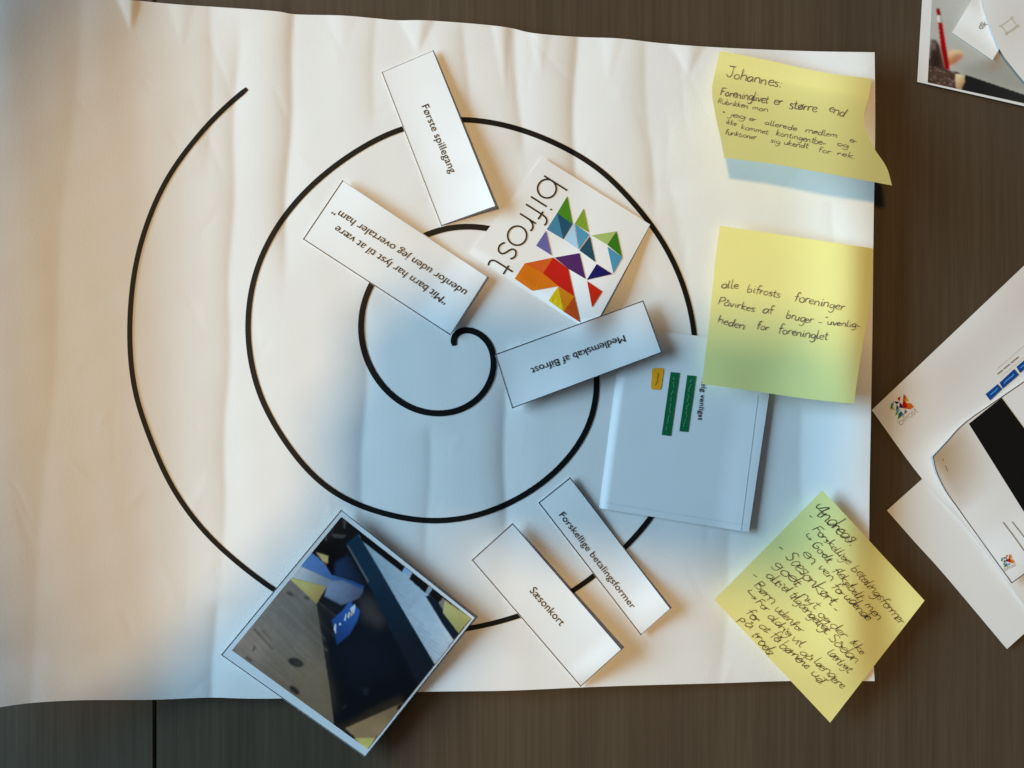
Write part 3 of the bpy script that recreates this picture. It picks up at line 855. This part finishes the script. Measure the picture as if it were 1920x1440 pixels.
med = Sheet('label_card', 'white card reading Medlemskab af Bifrost upside down beneath the emblem card', 'card',
            [(928, 664), (1206, 563), (1241.5, 661), (960, 766)], M_card, nu=50, nv=24, sig=5,
            lift=lambda u, v: 0.0002 + 0.0007 * smooth01((u - .8) / .2) + 0.0015 * v ** 2 * np.exp(-((u - .45) / .3) ** 2), group='printed label cards')
med.border(M_line, (1.5, 1.6, 1.5, 1.2)); med.text('printed_text', 'Medlemskab af Bifrost', (1169, 628), (994, 690.5), 14.0, M_type)

fors = Sheet('label_card', 'white card reading Forskellige betalingsformer between Sæsonkort card and form printout', 'card',
             [(1009, 942.5), (1069, 894.5), (1258, 1141), (1201.5, 1191.5)], M_card, nu=24, nv=50, sig=5,
             lift=lambda u, v: 0.0004 + 0.0024 * u ** 1.5 * smooth01((v - .45) / .5) + 0.0013 * smooth01((v - .75) / .25) + .0008 * u * smooth01((.4 - v) / .4), group='printed label cards')
fors.border(M_line, (1.4, 1.6, .8, 1.5)); fors.text('printed_text', 'Forskellige betalingsformer', (1047.5, 966), (1183.5, 1142.5), 12.8, M_type)

saes = Sheet('label_card', 'white card reading Sæsonkort, lowest of the label cards', 'card',
             [(884, 1050), (961, 980.5), (1166.5, 1217.5), (1088.5, 1288)], M_card, nu=24, nv=50, sig=5,
             lift=lambda u, v: 0.0004 + 0.0026 * u ** 1.5 * smooth01((v - .3) / .6) + 0.0008 * u + 0.0008 * smooth01((v - .85) / .15), group='printed label cards')
saes.border(M_line, (1.4, 1.6, 1.2, 1.3)); saes.text('printed_text', 'Sæsonkort', (992, 1108.5), (1050, 1174.5), 15.2, M_type)

# ------------------------------------------------------------------ photo print at the poster's lower edge
ph = Sheet('photo_print', 'white bordered photo print of a dark blue crate with pale striped panel', 'photo',
           [(639.5, 955.6), (892, 1158), (684.6, 1419.7), (414, 1228)], M_print, nu=50, nv=50, sig=14, thick=0.0003,
           lift=lambda u, v: 0.0006 + 0.0026 * (1 - u) * np.exp(-((v - .45) / .4) ** 2) + 0.0022 * u * v + 0.0012 * smooth01((.25 - v) / .25) * u)
ph.border(M_line, (1.2, 1.3, 1.0, 1.2), 0.8)
def p7(pts): return [(400 + x / 2.8808, 940 + y / 2.8808) for x, y in pts]
def ell(cx, cy, a, b, ang, n=18):
    return [(cx + a * math.cos(t) * math.cos(ang) - b * math.sin(t) * math.sin(ang), cy + a * math.cos(t) * math.sin(ang) + b * math.sin(t) * math.cos(ang)) for t in np.linspace(0, 2 * math.pi, n, endpoint=False)]
def QT(c):
    q = np.array(pcol(*c, ILL_DAY)[:3]); m = q.mean()
    return tuple((m + (q - m) * .84) * .90)
CL = []
def ar(pts, c, c2=None, g0=None, g1=None, soft=.8, a=1.0):
    d_ = dict(p=p7(pts), c=QT(c), soft=soft, a=a)
    if c2: d_.update(c2=QT(c2), g0=p7([g0])[0], g1=p7([g1])[0])
    CL.append(d_)
ar([(690,60),(1450,632),(832,1380),(60,805)], (7,15,25), (4,10,16), (700,500), (850,1200))
# wooden floor: greyer far away, browner near
ar([(60,815),(415,400),(557,552),(570,640),(600,830),(628,1010),(658,1260)], (104,100,94), (100,86,66), (430,480), (560,1150), .8)
ar([(90,800),(230,650),(330,720),(240,900)], (128,112,100), soft=14, a=.7)
ar([(430,900),(560,820),(612,1000),(640,1150),(520,1050)], (112,98,74), soft=12, a=.5)
ar([(330,560),(440,520),(540,640),(480,740),(360,680)], (94,94,90), soft=12, a=.6)
ar([(480,600),(560,580),(600,860),(560,860)], (78,72,62), soft=8, a=.6)
for k in range(22):
    t = k / 21.0
    x0 = 120 + 300 * t; y0 = 800 - 380 * t
    dx = 260 + 40 * math.sin(k); dy = 250 + 30 * math.cos(k * 1.7)
    ar([(x0, y0), (x0 + dx, y0 + dy), (x0 + dx - 4, y0 + dy + 7), (x0 - 3, y0 + 5)], (82,72,62) if k % 3 else (126,116,104), soft=1.3, a=.28)
ar([(212,690),(222,684),(330,800),(318,804)], (70,60,50), soft=1.2, a=.7)
ar([(262,700),(270,694),(320,750),(314,756)], (70,60,50), soft=1.2, a=.6)
# things at the far end
ar([(690,60),(800,160),(735,245),(690,330),(650,402),(595,330),(520,272)], (7,8,10), (14,15,18), (600,250), (740,180))
ar([(620,130),(660,150),(640,200),(610,190)], (30,30,32), soft=2.5, a=.7)
ar([(640,175),(720,182),(700,200),(648,196)], (64,66,70), soft=1.3, a=.7); ar([(606,188),(614,186),(612,214),(604,214)], (70,74,80), soft=1.0, a=.7)
ar([(700,100),(716,110),(712,150),(704,146)], (70,74,82), soft=1.2, a=.6)
ar([(528,275),(600,335),(640,400),(655,400),(740,425),(815,455),(800,500),(640,425),(460,345)], (66,112,176), (26,66,122), (500,310), (790,470))
ar([(660,330),(730,290),(790,390),(822,460),(740,425),(655,400)], (18,44,82), (14,26,44), (670,380), (780,340), 2.5)
ar([(555,275),(620,295),(618,335),(592,325)], (168,150,92), soft=1.0)
ar([(596,330),(612,335),(606,350),(598,346)], (120,70,40), soft=1.0, a=.8)
ar([(460,345),(640,425),(612,462),(405,408)], (158,168,178), (110,124,140), (470,370), (620,440))
ar([(620,428),(700,428),(812,478),(790,520),(740,545),(690,560),(600,512)], (104,124,158), (66,80,110), (620,450), (800,500), 1.5)
ar([(405,410),(612,460),(557,556),(500,500)], (186,168,88), (148,128,66), (440,420), (560,540))
# crate front reflections
ar([(560,560),(600,520),(700,560),(660,700),(600,760)], (26,28,34), soft=9, a=.7)
ar([(790,510),(850,520),(930,640),(900,690),(800,620)], (58,56,58), soft=9, a=.85)
ar([(640,760),(900,700),(1000,900),(760,1000)], (8,20,34), soft=16, a=.8)
ar([(740,1000),(840,1010),(830,1050),(810,1040),(810,1012)], (30,38,50), soft=2.5, a=.6)
ar([(690,1120),(720,1095),(716,1106),(700,1122)], (40,46,56), soft=1.4, a=.6)
ar([(650,1190),(700,1215),(860,1120),(1010,1050),(1040,1100),(860,1190),(720,1260)], (52,40,28), soft=5, a=.75)
# crate side
ar([(716,235),(785,170),(900,370),(1000,545),(1200,880),(1108,990),(960,700),(830,430)], (8,40,62), (10,22,34), (780,250), (1150,930), 1.2)
ar([(960,640),(1040,700),(1160,900),(1110,985),(1040,860)], (22,24,36), soft=8, a=.6)
ar([(722,240),(730,236),(838,425),(836,445)], (96,100,104), soft=.8, a=.55)
ar([(738,540),(792,590),(777,645),(737,718),(668,775),(652,700),(640,642),(690,597)], (16,78,158), (8,48,110), (740,560), (670,760), 1.2)
# pale striped panel
ar([(785,178),(1035,372),(1150,490),(1235,655),(1302,745),(1198,882),(1000,545),(900,370)], (118,146,168), (154,176,194), (850,250), (1230,800), .9)
for k in range(15):
    t = (k + .5) / 15
    s0 = np.array([790, 186]) + (np.array([1198, 880]) - np.array([790, 186])) * (.04 + .92 * t)
    s1 = s0 + np.array([150, 118]) * (.25 + 1.0 * t)
    ar([tuple(s0), tuple(s1), tuple(s1 + (2, 8)), tuple(s0 + (2, 7))], (88,116,140), soft=1.6, a=.5)
ar([(1145,490),(1160,490),(1240,660),(1302,745),(1285,765),(1225,672)], (170,188,202), soft=2.5, a=.5)
ar([(780,160),(800,170),(1040,346),(1020,384),(800,212)], (6,8,12))
ar([(1038,350),(1078,384),(1060,410),(1020,378)], (92,140,190), (120,150,180), (1040,360), (1060,405))
ar([(1076,390),(1168,448),(1147,498),(1056,418)], (8,10,16))
ar([(1166,452),(1188,468),(1165,503),(1147,490)], (120,140,158))
ar([(1186,470),(1243,517),(1217,548),(1163,502)], (8,10,16))
ar([(1145,512),(1170,506),(1215,552),(1262,615),(1325,712),(1298,752),(1236,660)], (8,24,36), soft=1.0)
ar([(1217,548),(1243,520),(1258,560),(1250,600)], (110,116,112), soft=1.0, a=.8)
ar([(1250,533),(1392,632),(1325,712),(1240,600)], (156,158,92), (130,136,72), (1260,560), (1350,690))
# near end
ar([(712,1226),(1022,1088),(1030,1110),(868,1290),(770,1278)], (132,106,68), (112,90,58), (880,1240), (1000,1110), 1.2)
ar([(1000,1098),(1026,1088),(1010,1120),(986,1130)], (12,14,18), soft=1.5)
ar([(760,1278),(872,1278),(838,1360)], (182,162,70), soft=1.0)
for e_, cc in ((ell(445, 870, 44, 23, .35), (28,27,28)), (ell(438, 1020, 34, 16, .7), (24,24,25)), (ell(414, 500, 22, 10, .5), (62,58,52)), (ell(505, 522, 18, 9, .5), (64,60,54)), (ell(192, 852, 22, 6, .65), (40,36,34)), (ell(220, 795, 7, 17, .3), (66,58,50))):
    ar(e_, cc, soft=1.6, a=.92)
ar(ell(455, 874, 22, 9, .4), (60,58,58), soft=2.5, a=.6)
for q in ([(650,690),(656,662),(664,664),(662,716)], ell(684, 664, 6, 7, 0), [(706,640),(714,606),(720,608),(714,650)], [(724,628),(730,596),(738,600),(734,632)], [(738,580),(764,556),(768,568),(760,606),(750,606)]):
    ar(q, (196,206,212), soft=.7, a=.9)
ar([(738,606),(754,590),(754,612),(740,622)], (170,140,104), soft=.8)
ph.picture('printed_picture', p7([(690,85),(1392,634),(832,1338),(100,805)]), CL, n=330, grain=.035, soft=.8, seed=9)

# ------------------------------------------------------------------ sticky notes
s2 = Sheet('sticky_note', 'yellow sticky note with three lines in pen, beside the black spiral', 'sticky note',
           [(1350, 423), (1637.5, 466), (1601, 757.5), (1316, 720)], M_sticky, nu=36, nv=36, sig=8, thick=0.00012,
           edges={'left': [(1350, 423), (1341, 490), (1330, 600), (1316, 720)], 'right': [(1637.5, 466), (1630, 570), (1612, 680), (1601, 757.5)],
                  'bottom': [(1316, 720), (1400, 731), (1500, 746), (1601, 757.5)]},
           lift=lambda u, v: 0.0003 + 0.0034 * v ** 2 * (.5 + .5 * u) - 0.0012 * np.exp(-((u - .38) / .2) ** 2) * smooth01((v - .55) / .4), group='yellow sticky notes')
def w2(L): return [(1300 + x / 4, 410 + y / 4) for x, y in L]
rng = random.Random(3)
W = []
for wd_, a, b_, xh in (('alle', (208, 517), (335, 528), 32), ('bifrosts', (400, 548), (648, 592), 32), ('foreninger', (750, 615), (1130, 690), 36),
                       ('Påvirkes', (182, 640), (458, 700), 30), ('af', (515, 708), (598, 712), 32), ('bruger', (692, 742), (890, 788), 34), ('-', (925, 792), (965, 800), 32), ('"', (975, 775), (995, 780), 24),
                       ('uvenlig-', (1000, 790), (1252, 822), 26), ('heden', (178, 778), (378, 832), 32), ('for', (468, 822), (562, 842), 34), ('foreninglet', (628, 858), (1002, 912), 34)):
    W += hand(wd_, *w2([a, b_]), xh / 4, w=1.35, jit=.09, rng=rng)
s2.ribbons('handwriting', W, M_pen, 0.0002)

s3 = Sheet('sticky_note', 'yellow sticky note turned on its corner, densely written, over the lower right poster corner', 'sticky note',
           [(1542, 919), (1733.5, 1126), (1556.5, 1355), (1339.5, 1125)], M_sticky, nu=36, nv=36, sig=8, thick=0.00012,
           lift=lambda u, v: 0.0004 + 0.0014 * v ** 2 + 0.0016 * smooth01((.3 - v) / .3) * u, group='yellow sticky notes')
def w3(L): return [(1320 + x / 3.0636, 900 + y / 3.0636) for x, y in L]
W = []
for wd_, a, b_, xh, w in (('Andreas.', (622, 172), (848, 378), 44, 2.4), ('-', (588, 208), (606, 226), 28, 1.8),
    ('Forskellige', (622, 282), (822, 488), 27, 1.8), ('betalingsformer.', (842, 510), (1136, 842), 30, 1.9),
    ('>', (572, 318), (606, 352), 27, 1.8), ('Godt.', (612, 372), (722, 490), 30, 2.0), ('fleksibelt', (738, 518), (880, 690), 28, 2.0), ('men', (918, 720), (1000, 806), 27, 2.0),
    ('en', (558, 418), (618, 486), 30, 1.9), ('ven', (650, 500), (730, 582), 30, 1.9), ('for', (728, 612), (790, 672), 28, 2.0), ('udende', (800, 672), (938, 812), 30, 2.3),
    ('-', (418, 388), (444, 412), 34, 2.2), ('Sæsonkort', (456, 442), (722, 724), 40, 2.2), ('-', (728, 738), (750, 764), 30, 1.9),
    ('godt', (392, 484), (532, 618), 32, 2.0), ('nyt', (548, 664), (632, 742), 30, 1.8), ('og', (648, 768), (702, 828), 30, 1.8), ('der', (716, 832), (806, 912), 28, 1.8), ('ikke', (832, 930), (908, 1006), 27, 1.9),
    ('altid', (348, 548), (470, 652), 30, 1.9), ('tilgængeligt.', (480, 664), (702, 892), 30, 2.0), ('Sådan', (706, 912), (868, 1056), 30, 1.8),
    ('-', (262, 548), (288, 570), 30, 1.9), ('Børn', (280, 606), (386, 712), 32, 1.9), ('udenfor', (398, 742), (552, 882), 29, 1.8), ('lærligt.', (704, 992), (832, 1118), 28, 1.9),
    ('>', (236, 640), (284, 690), 27, 1.8), ('For', (292, 704), (352, 760), 29, 1.8), ('aldrig', (362, 782), (478, 900), 27, 1.8), ('vil', (494, 908), (552, 962), 26, 1.7), ('gå', (540, 996), (608, 1044), 29, 1.9), ('længere', (622, 1046), (788, 1204), 29, 2.0),
    ('for', (234, 760), (294, 824), 30, 2.1), ('at', (312, 838), (362, 882), 26, 1.9), ('få', (370, 896), (420, 938), 30, 1.9), ('børnene', (432, 952), (586, 1090), 30, 2.2), ('ud.', (604, 1112), (682, 1186), 30, 2.2),
    ('på', (196, 800), (264, 852), 28, 2.0), ('trods.', (270, 888), (378, 1022), 36, 2.1)):
    W += hand(wd_, *w3([a, b_]), xh / 3.0636 * .95, w=w * .56, jit=.16, slant=.28, rng=rng, join=True)
s3.ribbons('handwriting', W, M_pen_dark, 0.0002)

s1 = Sheet('sticky_note', 'yellow sticky note at the top right poster corner, its lower edge curling up', 'sticky note',
           [(1349.6, 95.6), (1634, 147.7), (1672.5, 347.7), (1358, 295.6)], M_sticky, nu=40, nv=44, sig=12, thick=0.00012,
           edges={'left': [(1349.6, 95.6), (1341, 134), (1335, 170), (1341, 213), (1352, 263), (1358, 295.6)],
                  'right': [(1634, 147.7), (1629, 182), (1620, 226), (1637, 274), (1662, 313), (1672.5, 347.7)],
                  'top': [(1349.6, 95.6), (1440, 113), (1540, 135), (1634, 147.7)],
                  'bottom': [(1358, 295.6), (1445, 307), (1560, 327), (1672.5, 347.7)]},
           lift=lambda u, v: 0.0003 + 0.036 * np.clip((v - .18) / .82, 0, 1) ** 1.45 * (.92 + .16 * u), group='yellow sticky notes')
def w1(L): return [(1310 + x / 4.8, 80 + y / 4.8) for x, y in L]
W = []
for wd_, a, b_, xh, w in (('Johannes:', (238, 305), (745, 405), 48, 2.0), ('Foreninglivet', (190, 472), (622, 545), 40, 1.8), ('er', (668, 553), (748, 568), 42, 1.8), ('større', (805, 588), (1060, 624), 44, 1.9),
    ('end', (1162, 612), (1308, 676), 42, 1.7), ('Rubrikken', (168, 545), (440, 592), 26, 1.3), ('man', (478, 600), (622, 622), 24, 1.3),
    ('+', (205, 632), (240, 640), 26, 1.3), ('jeg', (268, 655), (412, 690), 24, 1.4), ('er', (448, 700), (512, 712), 22, 1.3), ('allerede', (590, 732), (880, 795), 25, 1.4), ('medlem', (955, 806), (1250, 858), 27, 1.4), ('er', (1352, 890), (1416, 908), 24, 1.3),
    ('ikke', (240, 728), (335, 752), 26, 1.3), ('kommet', (378, 775), (622, 826), 25, 1.3), ('kontingentbe-', (692, 830), (1140, 926), 28, 1.4), ('og', (1238, 922), (1342, 950), 23, 1.3),
    ('funktioner', (232, 822), (516, 872), 25, 1.3), ('sig', (640, 892), (730, 916), 24, 1.2), ('ukendt', (762, 916), (982, 952), 27, 1.4), ('for', (1070, 978), (1186, 1004), 25, 1.3), ('rek.', (1240, 1010), (1412, 1050), 27, 1.3)):
    W += hand(wd_, *w1([a, b_]), xh / 4.8, w=w * .78, jit=.10, rng=rng)
s1.ribbons('handwriting', W, M_pen, 0.0002)

# ------------------------------------------------------------------ the photographer who leans over the table (behind the lens)
M_phone = mat_plain('phone_case', (0.012, 0.012, 0.014, 1), 0.4, 0.5)
M_lens = mat_plain('phone_glass', (0.004, 0.004, 0.006, 1), 0.06, 0.8)
M_jumper = mat_paper('jumper_knit', (0.05, 0.055, 0.07), var=0.3, bump=0.5, rough=0.9, scale=500)
M_skin = mat_plain('skin', (0.55, 0.33, 0.24, 1), 0.55, 0.4)
phone = bpy.data.objects.new('phone', None); COL.objects.link(phone)
phone.location = (-0.072, 0.018, 0.44)
phone.rotation_euler = (0, 0, math.radians(-7))
tag(phone, 'dark mobile phone held flat above the papers taking the picture', 'phone')
import bmesh
bm = bmesh.new(); bmesh.ops.create_cube(bm, size=1)
for v in bm.verts: v.co = (v.co.x * .166, v.co.y * .080, v.co.z * .009)
bmesh.ops.bevel(bm, geom=[e for e in bm.edges if abs((e.verts[0].co - e.verts[1].co).z) > .005], offset=.011, segments=5, affect='EDGES')
me = bpy.data.meshes.new('body'); bm.to_mesh(me); bm.free(); me.materials.append(M_phone)
o = bpy.data.objects.new('body', me); COL.objects.link(o); o.parent = phone
def skin_chain(name, nodes, edges, mats, parent=None, sub=2):
    me = bpy.data.meshes.new(name)
    me.from_pydata([q[:3] for q in nodes], edges, [])
    o = bpy.data.objects.new(name, me); COL.objects.link(o)
    o.modifiers.new('Skin', 'SKIN'); s_ = o.modifiers.new('Sub', 'SUBSURF'); s_.levels = sub; s_.render_levels = sub
    if not me.skin_vertices: me.skin_vertices.new()
    for sv, q in zip(me.skin_vertices[0].data, nodes):
        sv.radius = (q[3], q[3] if len(q) < 5 else q[4])
    me.skin_vertices[0].data[0].use_root = True
    me.materials.append(mats)
    if parent: o.parent = parent
    return o
bn = [(-.62, -.60, -.02, .15, .11), (-.60, -.56, .22, .13, .10), (-.55, -.48, .44, .15, .10), (-.54, -.43, .54, .07), (-.52, -.40, .62, .05), (-.50, -.38, .70, .085), (-.49, -.38, .78, .08),
      (-.46, -.32, .49, .062), (-.30, -.195, .445, .054), (-.19, -.085, .462, .046), (-.165, -.052, .466, .038), (-.150, -.034, .463, .038), (-.140, -.010, .459, .032),
      (-.72, -.58, .46, .06), (-.80, -.64, .23, .05), (-.80, -.56, .02, .04)]
be = [(0, 1), (1, 2), (2, 3), (3, 4), (4, 5), (5, 6), (2, 7), (7, 8), (8, 9), (9, 10), (10, 11), (11, 12), (2, 13), (13, 14), (14, 15)]
person = skin_chain('person', bn, be, M_jumper)
tag(person, 'person in dark jumper leaning in to hold the phone over the table', 'person')
fing = []
for k, (dx, dy) in enumerate(((-.012, .020), (-.014, .002), (-.012, -.016), (-.006, -.034))):
    skin_chain('finger', [(-.150 + dx * .2, -.012 + dy * .8, .456, .0095), (-.160, -.002 + dy, .448, .009), (-.152, .004 + dy, .4335, .008), (-.134, .006 + dy, .4315, .0072)], [(0, 1), (1, 2), (2, 3)], M_skin, person, 1)
skin_chain('thumb', [(-.145, .004, .462, .011), (-.126, .016, .456, .010), (-.104, .020, .4515, .0085)], [(0, 1), (1, 2)], M_skin, person, 1)
